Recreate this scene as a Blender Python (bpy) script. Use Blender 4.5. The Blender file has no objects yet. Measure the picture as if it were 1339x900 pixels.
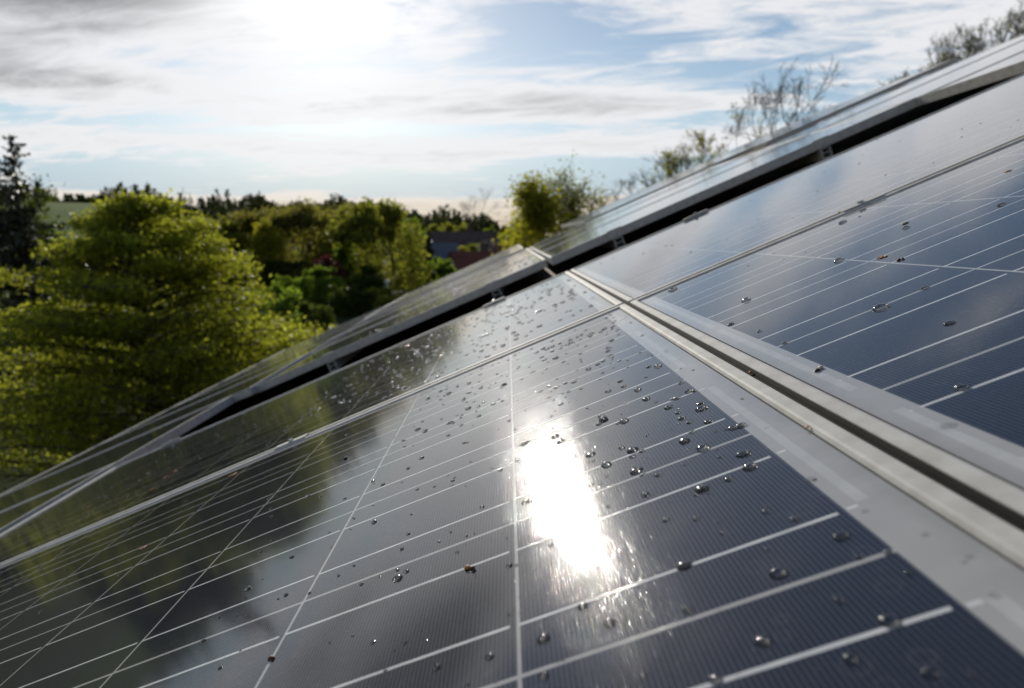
import bpy, math, random
import numpy as np
from mathutils import Matrix, Vector

S = bpy.context.scene
COL = S.collection
R = math.radians

# ------------------------------------------------------------------ camera
CELL = 0.158                                     # one solar cell and its gap, metres
TILT = R(23.92)                                  # roof pitch
CT, ST = math.cos(TILT), math.sin(TILT)
Z0 = 5.8                                         # height of the roof-plane origin above the ground
def plane(u, v, w=0.0):                          # roof-plane coordinates (in cells) to world metres
    return Vector((CELL * (u * CT - w * ST), CELL * v, Z0 + CELL * (u * ST + w * CT)))

MW = Matrix(((0.99667992, 0.01680012, -0.07966733),
             (0.08141945, -0.20565531, 0.97523165),
             (0.0, -0.97848028, -0.20634037)))
CAM = plane(0.42431, -1.54076, 1.07955)
FPX, PX, PY = 878.8, 589.85, 494.64
cd = bpy.data.cameras.new("camera")
cam = bpy.data.objects.new("camera", cd); COL.objects.link(cam)
ax, ay, az = MW @ Vector((1, 0, 0)), MW @ Vector((0, -1, 0)), MW @ Vector((0, 0, -1))
cam.matrix_world = Matrix(((ax.x, ay.x, az.x, CAM.x), (ax.y, ay.y, az.y, CAM.y), (ax.z, ay.z, az.z, CAM.z), (0, 0, 0, 1)))
cd.sensor_width = 36.0; cd.lens = FPX / 1339 * 36
cd.shift_x = (669.5 - PX) / 1339; cd.shift_y = (PY - 450) / 1339
cd.clip_start = 0.01; cd.clip_end = 20000
cd.dof.use_dof = True; cd.dof.focus_distance = 0.58; cd.dof.aperture_fstop = 7.2
S.camera = cam
def at(x, y, depth):                             # a point of the place seen at (x, y), depth metres ahead
    return CAM + MW @ Vector(((x - PX) / FPX * depth, (y - PY) / FPX * depth, depth))

# ------------------------------------------------------------------ sky and sun
SUN = Vector((-0.2245, 0.9157, 0.3332)).normalized()
SUN_EL, SUN_AZ = math.asin(SUN.z), math.atan2(SUN.x, SUN.y)
S.view_settings.view_transform = 'Standard'; S.view_settings.look = 'None'
S.view_settings.exposure = 0.0; S.view_settings.gamma = 1.0
S.view_settings.use_curve_mapping = False
S.render.engine = 'CYCLES'
S.cycles.use_denoising = True
S.cycles.max_bounces = 10; S.cycles.transparent_max_bounces = 8; S.cycles.transmission_bounces = 8
S.cycles.caustics_reflective = False; S.cycles.caustics_refractive = False
S.cycles.sample_clamp_indirect = 6.0

class NT:                                        # tiny helper for node trees
    def __init__(self, tree):
        self.t = tree; self.n = tree.nodes; self.l = tree.links; self.n.clear()
    def new(self, kind, **kw):
        nd = self.n.new(kind)
        for k, v in kw.items(): setattr(nd, k, v)
        return nd
    def put(self, sock, val):
        if isinstance(val, bpy.types.NodeSocket): self.l.new(val, sock)
        elif isinstance(val, (tuple, list)) and sock.type == 'RGBA' and len(val) == 3: sock.default_value = (*val, 1)
        else: sock.default_value = val
    def m(self, op, a, b=None, c=None, clamp=False):
        nd = self.new('ShaderNodeMath', operation=op, use_clamp=clamp)
        for i, v in enumerate((a, b, c)):
            if v is not None: self.put(nd.inputs[i], v)
        return nd.outputs[0]
    def step(self, x, lo, hi):                   # smoothstep
        nd = self.new('ShaderNodeMapRange', interpolation_type='SMOOTHSTEP')
        self.put(nd.inputs['Value'], x); self.put(nd.inputs['From Min'], lo); self.put(nd.inputs['From Max'], hi)
        return nd.outputs['Result']
    def mix(self, f, a, b, blend='MIX'):
        nd = self.new('ShaderNodeMix', data_type='RGBA', blend_type=blend)
        self.put(nd.inputs['Factor'], f); self.put(nd.inputs['A'], a) if False else None
        self.put(nd.inputs[6], a); self.put(nd.inputs[7], b)
        return nd.outputs[2]
    def noise(self, vec, scale, detail=4, rough=.5, dist=0.0, lac=2.0):
        nd = self.new('ShaderNodeTexNoise')
        if vec is not None: self.put(nd.inputs['Vector'], vec)
        self.put(nd.inputs['Scale'], scale); self.put(nd.inputs['Detail'], detail)
        self.put(nd.inputs['Roughness'], rough); self.put(nd.inputs['Distortion'], dist); self.put(nd.inputs['Lacunarity'], lac)
        return nd.outputs['Fac']
    def xyz(self, x, y, z):
        nd = self.new('ShaderNodeCombineXYZ')
        for i, v in enumerate((x, y, z)): self.put(nd.inputs[i], v)
        return nd.outputs[0]
    def sep(self, v):
        nd = self.new('ShaderNodeSeparateXYZ'); self.put(nd.inputs[0], v); return nd.outputs
    def ramp(self, f, stops, interp='LINEAR'):
        nd = self.new('ShaderNodeValToRGB'); self.put(nd.inputs[0], f)
        cr = nd.color_ramp; cr.interpolation = interp
        while len(cr.elements) < len(stops): cr.elements.new(0.5)
        for el, (p, c) in zip(cr.elements, stops):
            el.position = p; el.color = (*c, 1) if len(c) == 3 else c
        return nd.outputs[0]

W = bpy.data.worlds.new("World"); S.world = W; W.use_nodes = True
w = NT(W.node_tree)
sky = w.new('ShaderNodeTexSky', sky_type='NISHITA', sun_disc=False, sun_elevation=SUN_EL, sun_rotation=SUN_AZ,
            altitude=400, air_density=1.0, dust_density=0.3, ozone_density=1.3)
dx, dy, dz = w.sep(w.new('ShaderNodeTexCoord').outputs['Generated'])
el = w.m('MULTIPLY', w.m('ARCSINE', dz), 57.2958)                     # elevation, degrees
azm = w.m('MULTIPLY', w.m('ARCTAN2', dx, dy), 57.2958)                # azimuth, degrees right of ahead
den = w.m('ADD', w.m('MAXIMUM', dz, 0.0), 0.10)                       # clouds lie on a high flat layer
cx, cy = w.m('DIVIDE', dx, den), w.m('DIVIDE', dy, den)
cv = w.xyz(w.m('ADD', w.m('MULTIPLY', cx, 0.62), w.m('MULTIPLY', cy, 0.30)), w.m('MULTIPLY', cy, 1.25), 2.7)
n1 = w.noise(cv, 0.95, 10, 0.60, 0.35)
n2 = w.noise(cv, 3.6, 9, 0.66, 0.8)
dens = w.m('ADD', w.m('MULTIPLY', n1, 0.56), w.m('MULTIPLY', n2, 0.44))
# how much of each height of the sky the cloud banks cover (stops are degrees / 60)
cov = w.ramp(w.m('DIVIDE', w.m('ADD', el, w.m('MULTIPLY', w.m('SUBTRACT', n1, 0.5), 5.0)), 60.0),
             [(0.0, (.68,)*3), (1.6/60, (.66,)*3), (2.8/60, (.68,)*3), (3.7/60, (.42,)*3), (4.9/60, (.43,)*3), (6.3/60, (.64,)*3), (7.2/60, (.60,)*3), (8.6/60, (.43,)*3),
              (10.3/60, (.60,)*3), (12.0/60, (.58,)*3), (13.8/60, (.53,)*3), (17.0/60, (.56,)*3), (21/60, (.44,)*3), (30/60, (.45,)*3), (1.0, (.47,)*3)])
def blob(a0, e0, sa, se, amp):
    qa = w.m('DIVIDE', w.m('SUBTRACT', azm, a0), sa); qe = w.m('DIVIDE', w.m('SUBTRACT', el, e0), se)
    g = w.m('EXPONENT', w.m('MULTIPLY', w.m('ADD', w.m('MULTIPLY', qa, qa), w.m('MULTIPLY', qe, qe)), -1.0))
    return w.m('MULTIPLY', g, amp)
loc = blob(-35, 18.0, 13, 4.2, .62)
for b in ((-13, 19, 9, 4, .10), (1, 15.5, 5, 2.0, -.07), (15, 11.5, 8, 1.5, -.12), (38, 17, 14, 5, .14), (-26, 12.4, 7, 1.0, -.13), (-34, 10.4, 7, 1.5, .14), (8, 9.0, 9, 1.6, .10)):
    loc = w.m('ADD', loc, blob(*b))
d = w.m('ADD', w.m('ADD', dens, w.m('SUBTRACT', cov, 0.5)), loc)
alpha = w.step(d, 0.465, 0.60)
thick = w.m('MULTIPLY', w.step(d, 0.60, 0.95), w.m('ADD', 0.45, w.m('MULTIPLY', w.noise(cv, 2.0, 9, .62, .6), 1.1)), clamp=True)
sdot = w.new('ShaderNodeVectorMath', operation='DOT_PRODUCT')
w.put(sdot.inputs[0], w.xyz(dx, dy, dz)); sdot.inputs[1].default_value = SUN
ang = w.m('MULTIPLY', w.m('ARCCOSINE', w.m('MINIMUM', sdot.outputs['Value'], 1.0)), 57.2958)
glow = w.m('EXPONENT', w.m('MULTIPLY', w.m('POWER', w.m('DIVIDE', ang, 6.5), 2.0), -1.0))
wide = w.m('EXPONENT', w.m('MULTIPLY', w.m('POWER', w.m('DIVIDE', ang, 15.0), 2.0), -1.0))
bright = w.m('MULTIPLY', w.m('ADD', w.m('ADD', 9.5, w.m('MULTIPLY', glow, 3.0)), w.m('MULTIPLY', wide, 1.0)), w.m('SUBTRACT', 1.0, w.m('MULTIPLY', thick, 0.66)))
warm = w.step(el, 6.0, 0.5)
ccol = w.mix(warm, (1.0, 1.0, 1.02), (1.0, 0.86, 0.66))
vm = w.new('ShaderNodeVectorMath', operation='SCALE'); w.put(vm.inputs[0], ccol); w.put(vm.inputs['Scale'], bright)
base = w.mix(w.m('MULTIPLY', w.step(el, 11.0, 1.0), .85), sky.outputs[0], (3.7, 5.0, 6.9))   # pale blue air low in the sky
skyc = w.mix(w.m('MULTIPLY', alpha, 0.95), base, vm.outputs[0])
bg = w.new('ShaderNodeBackground'); w.put(bg.inputs['Color'], skyc); bg.inputs['Strength'].default_value = 0.09
w.l.new(bg.outputs[0], w.new('ShaderNodeOutputWorld').inputs[0])

sl = bpy.data.lights.new("sun", 'SUN'); sl.energy = 4.0; sl.angle = R(0.5); sl.color = (1.0, 0.93, 0.82)
so = bpy.data.objects.new("sun", sl); COL.objects.link(so)
so.rotation_euler = (-SUN).to_track_quat('-Z', 'Y').to_euler(); so.location = (0, 0, 40)

# ------------------------------------------------------------------ helpers
def tag(o, label=None, cat=None, group=None, kind=None):
    if label: o['label'] = label
    if cat: o['category'] = cat
    if group: o['group'] = group
    if kind: o['kind'] = kind
    return o
def empty(name, loc, rot=(0, 0, 0)):
    o = bpy.data.objects.new(name, None); COL.objects.link(o)
    o.location = loc; o.rotation_euler = rot; o.empty_display_size = 0.1
    return o
def mesh_obj(name, verts, faces, mat, parent=None, smooth=False):
    me = bpy.data.meshes.new(name)
    me.from_pydata([tuple(v) for v in verts], [], [tuple(f) for f in faces]); me.update()
    if smooth: me.polygons.foreach_set('use_smooth', [True] * len(me.polygons))
    o = bpy.data.objects.new(name, me); COL.objects.link(o)
    if mat: me.materials.append(mat)
    if parent: o.parent = parent
    return o
def quads_obj(name, V, mat, parent=None):        # V: (n,4,3) array of quads
    n = len(V); me = bpy.data.meshes.new(name)
    me.vertices.add(4 * n); me.vertices.foreach_set('co', np.asarray(V, np.float32).ravel())
    me.loops.add(4 * n); me.loops.foreach_set('vertex_index', np.arange(4 * n, dtype=np.int32))
    me.polygons.add(n); me.polygons.foreach_set('loop_start', np.arange(0, 4 * n, 4, dtype=np.int32))
    me.update(calc_edges=True); me.validate()
    o = bpy.data.objects.new(name, me); COL.objects.link(o)
    if mat: me.materials.append(mat)
    if parent: o.parent = parent
    return o
class MB:                                        # collects boxes into one mesh
    def __init__(self): self.v = []; self.f = []
    def add(self, vs, fs):
        k = len(self.v); self.v += [tuple(x) for x in vs]; self.f += [tuple(i + k for i in f) for f in fs]; return self
    def box(self, x0, x1, y0, y1, z0, z1):
        return self.add([(x, y, z) for z in (z0, z1) for y in (y0, y1) for x in (x0, x1)],
                        [(0, 2, 3, 1), (4, 5, 7, 6), (0, 1, 5, 4), (2, 6, 7, 3), (0, 4, 6, 2), (1, 3, 7, 5)])
    def cyl(self, x, y, z0, z1, r, n=12, rx=None):
        a = [2 * math.pi * i / n for i in range(n)]
        vs = [(x + r * math.cos(t), y + r * math.sin(t), z) for z in (z0, z1) for t in a]
        return self.add(vs, [(i, (i + 1) % n, n + (i + 1) % n, n + i) for i in range(n)] + [tuple(range(n - 1, -1, -1)), tuple(range(n, 2 * n))])
    def build(self, name, mat, parent=None): return mesh_obj(name, self.v, self.f, mat, parent)
def copy_tree(o, parent=None):                   # a thing with its parts and sub-parts
    c = o.copy(); COL.objects.link(c)
    if parent: c.parent = parent
    for ch in list(o.children): copy_tree(ch, c)
    return c

def mat(name):
    m = bpy.data.materials.new(name); m.use_nodes = True
    t = NT(m.node_tree); out = t.new('ShaderNodeOutputMaterial')
    return m, t, out
def principled(t, out, **kw):
    b = t.new('ShaderNodeBsdfPrincipled'); t.l.new(b.outputs[0], out.inputs['Surface'])
    for k, v in kw.items(): t.put(b.inputs[k.replace('_', ' ')], v)
    return b
def bump(t, h, strength, dist):
    nd = t.new('ShaderNodeBump'); t.put(nd.inputs['Height'], h)
    nd.inputs['Strength'].default_value = strength; nd.inputs['Distance'].default_value = dist
    return nd.outputs[0]
def plain(name, a, b, scale=5.0, rough=.7, metal=0.0, bstr=0.0, bscale=40.0, bdist=.01):
    m, t, out = mat(name); co = t.new('ShaderNodeTexCoord').outputs['Object']
    c = t.mix(t.step(t.noise(co, scale, 6, .6), .3, .7), a, b)
    p = principled(t, out, Base_Color=c, Roughness=rough, Metallic=metal)
    if bstr: t.put(p.inputs['Normal'], bump(t, t.noise(co, bscale, 5), bstr, bdist))
    return m
# ------------------------------------------------------------------ materials
def glass_material(mx, my, ribbons, rib_x):
    """face of a panel: cells, busbars, fingers and backsheet under a wet textured glass. mx, my: metres to the first cell"""
    m, t, out = mat('panel_glass')
    co = t.new('ShaderNodeTexCoord').outputs['Object']
    x, y, z = t.sep(co)
    ux = t.m('DIVIDE', t.m('SUBTRACT', x, mx), CELL); uy = t.m('DIVIDE', t.m('SUBTRACT', y, my), CELL)
    fx, fy = t.m('FRACT', ux), t.m('FRACT', uy)
    ix, iy = t.m('FLOOR', ux), t.m('FLOOR', uy)
    wn = t.new('ShaderNodeTexWhiteNoise', noise_dimensions='2D'); t.put(wn.inputs['Vector'], t.xyz(ix, iy, 0.0))
    hs = wn.outputs['Value']
    def rng(v, lo, hi): return t.m('MULTIPLY', t.m('GREATER_THAN', v, lo), t.m('LESS_THAN', v, hi))
    inx, iny = rng(ux, 0.0, 10.0), rng(uy, 0.0, 6.0)
    cellx, celly = rng(fx, .0065, .9935), rng(fy, .0085, .9915)
    cell = t.m('MULTIPLY', t.m('MULTIPLY', inx, iny), t.m('MULTIPLY', cellx, celly))
    sh = t.m('MULTIPLY', t.m('SUBTRACT', hs, .5), .012)
    by = t.m('ABSOLUTE', t.m('SUBTRACT', t.m('ABSOLUTE', t.m('SUBTRACT', t.m('ADD', fy, sh), .5)), .25))
    bus = t.m('MULTIPLY', t.m('LESS_THAN', by, .0072), t.m('MULTIPLY', t.m('MULTIPLY', rng(ux, -.035, 10.03), iny), t.m('LESS_THAN', fx, .972)))
    fing = t.m('LESS_THAN', t.m('FRACT', t.m('MULTIPLY', fx, 70.0)), .24)
    fing = t.m('MULTIPLY', fing, cell)
    r0 = None
    for v0, v1 in ribbons:
        q = t.m('MULTIPLY', rng(uy, v0, v1), rng(ux, rib_x, rib_x + .036)); r0 = q if r0 is None else t.m('MAXIMUM', r0, q)
    n_big = t.noise(co, 3.0, 4, .6); n_mid = t.noise(co, 45.0, 5, .6)
    cellc = t.mix(hs, (.0058, .0061, .0120), (.0076, .0081, .0165))
    back = t.mix(n_mid, (.35, .34, .325), (.43, .42, .40))
    col = t.mix(cell, back, cellc)
    col = t.mix(t.m('MULTIPLY', fing, .8), col, (.090, .095, .112))
    busn = t.step(t.noise(t.xyz(t.m('MULTIPLY', x, 60.0), t.m('MULTIPLY', y, 800.0), 0.0), 1.0, 3), .3, .7)
    col = t.mix(bus, col, t.mix(busn, (.50, .50, .50), (.72, .72, .70)))
    col = t.mix(t.m('MULTIPLY', r0, .30), col, t.mix(t.step(n_mid, .3, .7), (.60, .60, .58), (.74, .74, .71)))
    # dust and dried spots
    dust = t.m('MULTIPLY', t.step(t.noise(co, 420.0, 3, .7), .70, .76), .22)
    haze = t.m('MULTIPLY', t.step(n_big, .45, .75), .012)
    col = t.mix(t.m('ADD', dust, haze), col, (.45, .44, .40))
    vo = t.new('ShaderNodeTexVoronoi', feature='F1'); t.put(vo.inputs['Vector'], co); vo.inputs['Scale'].default_value = 70.0
    dv = vo.outputs['Distance']; wn2 = t.new('ShaderNodeTexWhiteNoise', noise_dimensions='3D'); t.put(wn2.inputs['Vector'], vo.outputs['Position'])
    rad = t.m('ADD', .10, t.m('MULTIPLY', wn2.outputs['Value'], .22))
    ring = t.m('MULTIPLY', t.step(t.m('ABSOLUTE', t.m('SUBTRACT', dv, rad)), .05, .0), t.m('GREATER_THAN', wn2.outputs['Value'], .45))   # dried drop rims
    col = t.mix(t.m('MULTIPLY', ring, .05), col, (.50, .48, .44))
    edge = t.m('MINIMUM', t.m('MINIMUM', x, t.m('SUBTRACT', LX * CELL, x)), t.m('MINIMUM', y, t.m('SUBTRACT', LY * CELL, y)))
    grime = t.m('MULTIPLY', t.step(t.m('ADD', edge, t.m('MULTIPLY', t.m('SUBTRACT', n_mid, .5), .014)), .024, .010), .30)   # dirt along the frame
    col = t.mix(grime, col, (.20, .185, .15))
    grain = t.noise(co, 900.0, 2, .6)
    ro = t.m('ADD', .052, t.m('MULTIPLY', t.step(n_mid, .35, .75), .018))
    spark = t.m('MULTIPLY', t.step(t.noise(co, 1000.0, 1, .5), .62, .80), .17)     # sparse pits in the textured glass
    nrm = bump(t, t.m('ADD', t.m('ADD', t.m('MULTIPLY', grain, .10), spark), t.m('MULTIPLY', t.noise(co, 260.0, 2), .12)), .22, .0006)
    principled(t, out, Base_Color=col, Roughness=ro, IOR=1.62, Normal=nrm, Coat_Weight=.022, Coat_Roughness=.30, Coat_IOR=1.45)
    return m
M_alu = plain('anodised_aluminium', (.40, .385, .35), (.53, .52, .485), 34, .68, .0, .05, 300, .001)
M_alu.node_tree.nodes['Principled BSDF'].inputs['Specular IOR Level'].default_value = .22
M_aluold = plain('weathered_aluminium', (.30, .29, .28), (.42, .41, .40), 22, .5, .4)
M_steel = plain('bolt_steel', (.45, .45, .45), (.6, .6, .6), 30, .3, .9)
M_roof = plain('dark_roof_tiles', (.13, .085, .058), (.19, .125, .088), 6, .85, 0, .3, 12, .02)
M_plaster = plain('house_plaster', (.55, .52, .44), (.66, .62, .54), 2, .9)
M_brown = plain('brown_husk', (.10, .035, .010), (.22, .085, .022), 300, .6)
M_rust = plain('rust_scrap', (.22, .045, .012), (.36, .10, .025), 300, .6)
M_orange = plain('orange_scrap', (.42, .17, .03), (.55, .27, .06), 300, .6)
M_darkseed = plain('dark_seed', (.02, .012, .008), (.06, .03, .015), 300, .6)
M_paleseed = plain('pale_wing', (.42, .36, .24), (.58, .52, .40), 300, .5)
def water(see=.12):
    m, t, out = mat('water'); g = t.new('ShaderNodeBsdfGlass'); g.inputs['IOR'].default_value = 1.33
    g.inputs['Roughness'].default_value = 0.08; g.inputs['Color'].default_value = (1, 1, 1, 1)
    tr = t.new('ShaderNodeBsdfTransparent'); ms = t.new('ShaderNodeMixShader'); ms.inputs[0].default_value = see
    t.l.new(g.outputs[0], ms.inputs[1]); t.l.new(tr.outputs[0], ms.inputs[2])
    t.l.new(ms.outputs[0], out.inputs['Surface']); return m
M_water, M_water_lit = water(), water(.72)  # clearer copy: transparency stands in for light the drops would focus on the backsheet

def leaf_mat(name, a, b, c, trans=.5, rough=.45, spec=.35, tr=None):
    m, t, out = mat(name)
    geo = t.new('ShaderNodeNewGeometry'); co = t.new('ShaderNodeTexCoord').outputs['Object']
    f = t.m('ADD', t.m('MULTIPLY', geo.outputs['Random Per Island'], .55), t.m('MULTIPLY', t.noise(co, .9, 3), .45))
    col = t.ramp(f, [(.15, a), (.5, b), (.85, c)])
    p = t.new('ShaderNodeBsdfPrincipled'); t.put(p.inputs['Base Color'], col); p.inputs['Roughness'].default_value = rough
    p.inputs['Specular IOR Level'].default_value = spec
    tl = t.new('ShaderNodeBsdfTranslucent'); tc = t.mix(1.0, col, tr or (3.3, 3.2, 1.4), 'MULTIPLY'); t.put(tl.inputs['Color'], tc)
    ms = t.new('ShaderNodeMixShader'); ms.inputs[0].default_value = trans
    t.l.new(p.outputs[0], ms.inputs[1]); t.l.new(tl.outputs[0], ms.inputs[2]); t.l.new(ms.outputs[0], out.inputs['Surface'])
    return m
L_fresh = leaf_mat('fresh_leaves', (.075, .085, .014), (.105, .120, .020), (.14, .155, .032), .78, .45, .2, tr=(3.4, 3.2, 1.5))
L_olive = leaf_mat('olive_leaves', (.055, .062, .016), (.083, .092, .022), (.115, .120, .032), .66, .6, .12)
L_brown = leaf_mat('budding_leaves', (.055, .056, .022), (.078, .077, .028), (.105, .100, .036), .62, .6, .12)
L_green = leaf_mat('green_leaves', (.040, .062, .012), (.065, .100, .018), (.095, .135, .026), .6, .6, .12)
L_yellow = leaf_mat('yellow_leaves', (.085, .088, .014), (.125, .125, .020), (.16, .16, .03), .62, .6, .12)
L_dark = leaf_mat('dark_needles', (.010, .014, .007), (.017, .022, .009), (.028, .032, .012), .15)
L_hedge = leaf_mat('hedge_leaves', (.022, .034, .009), (.036, .052, .012), (.052, .070, .016), .4, .6, .12)
L_red = leaf_mat('red_leaves', (.045, .014, .014), (.075, .020, .020), (.10, .030, .024), .4, tr=(1.3, .8, .8))
L_forest = leaf_mat('forest_leaves', (.010, .016, .009), (.020, .026, .012), (.034, .038, .015), .2, .7, .1)
M_bark = plain('bark', (.030, .022, .015), (.060, .046, .033), 4, .9, 0, .4, 20, .02)
M_twig = plain('twigs', (.045, .036, .028), (.085, .070, .055), 3, .9)

# ------------------------------------------------------------------ ground, hills, field
def ground_h(x, y):
    dd = np.hypot(x, y); a = np.degrees(np.arctan2(x, y))
    H = np.interp(a, [-180, -60, -34, -24, -12, 0, 5, 12, 40, 180], [20, 30, 31, 27, 20, 9, 4, 4, 4, 8])
    q = np.clip((dd - 190) / 420.0, 0, 1); q = q * q * (3 - 2 * q)
    return q * H + np.clip((dd - 60) / 140, 0, 1) * np.sin(x * .03) * np.cos(y * .021) * .5
rr = np.concatenate([[0.0], np.geomspace(4, 9000, 70)]); aa = np.radians(np.arange(0, 360, 4))
gv = [(0, 0, 0)]; gf = []
for r in rr[1:]:
    for a in aa:
        x, y = r * math.sin(a), r * math.cos(a); gv.append((x, y, float(ground_h(x, y))))
NA = len(aa)
for j in range(NA): gf.append((0, 1 + (j + 1) % NA, 1 + j))
for i in range(len(rr) - 2):
    for j in range(NA):
        a0, a1 = 1 + i * NA + j, 1 + i * NA + (j + 1) % NA
        gf.append((a0, a1, a1 + NA, a0 + NA))
def ground_mat():
    m, t, out = mat('meadow'); co = t.new('ShaderNodeTexCoord').outputs['Object']
    c = t.mix(t.step(t.noise(co, .012, 5, .6), .35, .65), (.020, .030, .008), (.036, .055, .010))
    c = t.mix(t.step(t.noise(co, 1.5, 5, .7), .4, .8), c, (.028, .030, .012))
    far = t.new('ShaderNodeVectorMath', operation='LENGTH'); t.put(far.inputs[0], co)
    c = t.mix(t.step(far.outputs['Value'], 180.0, 260.0), c, t.mix(t.step(t.noise(co, .02, 3), .4, .6), (.055, .105, .010), (.085, .135, .014)))
    p = principled(t, out, Base_Color=c, Roughness=1.0); p.inputs['Specular IOR Level'].default_value = .05; return m
tag(mesh_obj('ground', gv, gf, ground_mat(), smooth=True), kind='structure')

# ------------------------------------------------------------------ solar panels
LX, LY = 10.46, 6.33                             # module size in cells
LIP = 0.0024
def panel_mesh(lx, ly):
    prof = [(0, -.035), (0, LIP - .0008), (.0008, LIP), (.0080, LIP), (.0098, LIP - .0005), (.0113, .0001), (.0113, -.006), (.0022, -.006), (.0022, -.033), (.028, -.033), (.028, -.035)]
    v = []; f = []; n = len(prof)
    for d, z in prof:
        v += [(d, d, z), (lx - d, d, z), (lx - d, ly - d, z), (d, ly - d, z)]
    for i in range(n):
        k = (i + 1) % n
        for j in range(4):
            q = (j + 1) % 4; f.append((i * 4 + j, i * 4 + q, k * 4 + q, k * 4 + j))
    e = .0126
    g = MB().box(e, lx - e, e, ly - e, -.0042, 0.0)
    return v, f, g
PROTO = {}
def panel(kind, u0, v0, label, h=0.0, h1=None, yaw=0.0):
    """kind 'a': bus ribbon at the upper end; 'b': at the lower end. (u0, v0): lower near corner, in cells; h, h1: height of the lower and upper end"""
    if h1 is None: h1 = h
    o_rot = -TILT - math.atan2(h1 - h, LX)
    if kind not in PROTO:
        mx = {'a': .235, 'b': .20}[kind] * CELL; my = .165 * CELL
        lx, ly = LX * CELL, LY * CELL
        rib = [(-.0, 0.0)]
        if kind == 'a': gm = glass_material(mx, my, [(.27, .75), (1.27, 2.73), (3.27, 4.73), (5.27, 5.9)], 10.036)
        else: gm = glass_material(mx, my, [(.2, 1.8), (2.1, 3.8), (3.92, 5.75)], -.068)
        p = empty('photovoltaic_module', (0, 0, 0))
        v, f, g = panel_mesh(lx, ly)
        mesh_obj('frame', v, f, M_alu, p); g.build('glass', gm, p)
        PROTO[kind] = p; o = p
    else: o = copy_tree(PROTO[kind])
    o.location = plane(u0, v0, h); o.rotation_euler = (0, o_rot, yaw)
    tag(o, label, 'solar panel', 'solar panels in rows on the roof')
    return o
# column with the glare (a) and the column right of the long gap (b)
AU = 1.229 - LX
BU = 1.273
A1 = 5.235 - LY
panel('a', AU, A1, 'wet dark solar panel in the foreground with the white sun glare on its glass')
panel('a', AU, 5.315, 'drop-covered solar panel behind the glare panel, at the near edge of the dark opening', h=0.0)
panel('b', BU, 5.185 - LY, 'bluish solar panel at the right, across the long dark gap from the glare panel')
panel('b', BU, 5.265, 'pale sky-reflecting solar panel behind the bluish right one, below the dark opening')
# beyond the opening where one row is missing
ordn = ['first', 'second', 'third', 'fourth', 'fifth', 'sixth', 'seventh', 'eighth']
for k in range(6):
    panel('a', 1.20 - LX if k < 3 else 1.02 - LX, 18.95 + k * 6.38 + (.25 if k >= 3 else 0),
          f'wet solar panel in line with the glare panel, {ordn[k]} beyond the dark opening', h=0.0 if k < 3 else .07)
for k in range(3):
    panel('b', 1.33, 18.55 + k * 6.38, f'pale solar panel in line with the bluish one, {ordn[k]} beyond the dark opening')
# the column along the eave
for k in range(8):
    v0 = 5.72 + (k - 1) * 6.38; sh = .62 if k >= 3 else 0
    panel('a', -9.4 - LX + sh, v0, f'dull green-reflecting solar panel along the eave, {ordn[k]} row from the near end', h=.09, h1=.055)
# the topmost column, right
for k in range(4):
    panel('b', 11.78, 18.34 - LY * (2 - k) - .05 * (1 - k), f'white-reflecting solar panel of the highest column, {ordn[k]} row from the near end')
# the separate field further along the roof
for j in range(2):
    for k in range(3):
        panel('b', 5.1 + j * 10.52, 41.2 + k * 6.38 + j * -1.9, f'{"lower" if j == 0 else "upper"} panel of the far separate field with brown underside, {ordn[k]} row back')

M_gapdark = plain('gap_dark', (.012, .012, .010), (.020, .019, .016), 20, .9)
M_gapdark.node_tree.nodes['Principled BSDF'].inputs['Specular IOR Level'].default_value = .08
def darkener(v0, v1, label):  # black strip added in the gap, standing in for the shade of its depth
    o = empty('gap_darkener', plane(1.251, v0), (0, -TILT, 0)); tag(o, label, 'gap seal')
    L = (v1 - v0) * CELL; w_ = .0032
    MB().box(-w_, w_, 0, L, -.020, .0008).build('strip', M_gapdark, o)
    MB().box(-w_ * .2, w_ * .2, .001, L - .001, .0009, .0013).build('ridge', M_gapdark, o)
darkener(-1.0, 11.55, 'long black strip added to darken the gap between the glare panel and the bluish one')

# rails and clamps
def rail_proto():
    p = empty('mounting_rail', (0, 0, 0)); L = 19.2 * CELL; w_ = .020
    m_ = MB()
    m_.box(-w_, -w_ + .003, 0, L, -.046, 0).box(w_ - .003, w_, 0, L, -.046, 0)
    m_.box(-w_ + .0032, w_ - .0032, .001, L, -.0035, -.0005).box(-w_ + .0032, w_ - .0032, .001, L, -.024, -.021).box(-w_ + .0032, w_ - .0032, .001, L, -.0455, -.0425)
    m_.build('profile', M_alu, p)
    MB().box(-.030, .030, .004, .05, -.085, -.0465).build('foot', M_aluold, p)
    return p
def clamp_proto():
    p = empty('end_clamp', (0, 0, 0))
    m_ = MB().box(-.032, .032, -.0045, -.0012, -.036, .0042).box(-.032, .032, -.0012, .012, .0022, .0042)
    m_.build('plate', M_alu, p)
    b = MB(); n = 8; ring = [(.005 * math.cos(6.283 * i / n), -.0085, -.012 + .005 * math.sin(6.283 * i / n)) for i in range(n)]
    ring2 = [(x, -.0046, z) for x, _, z in ring]
    b.add(ring + ring2, [(i, (i + 1) % n, n + (i + 1) % n, n + i) for i in range(n)] + [tuple(range(n - 1, -1, -1))]).build('bolt', M_steel, p)
    return p
rp, cp = rail_proto(), clamp_proto()
SPOTS = [(-6.15, 18.95, 'dim', 'lower part of the glare column'), (-.52, 18.95, 'pale', 'upper part of the glare column'),
         (3.30, 18.55, 'bright', 'lower part of the bluish column'), (9.25, 18.55, 'grey', 'upper part of the bluish column')]
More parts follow.
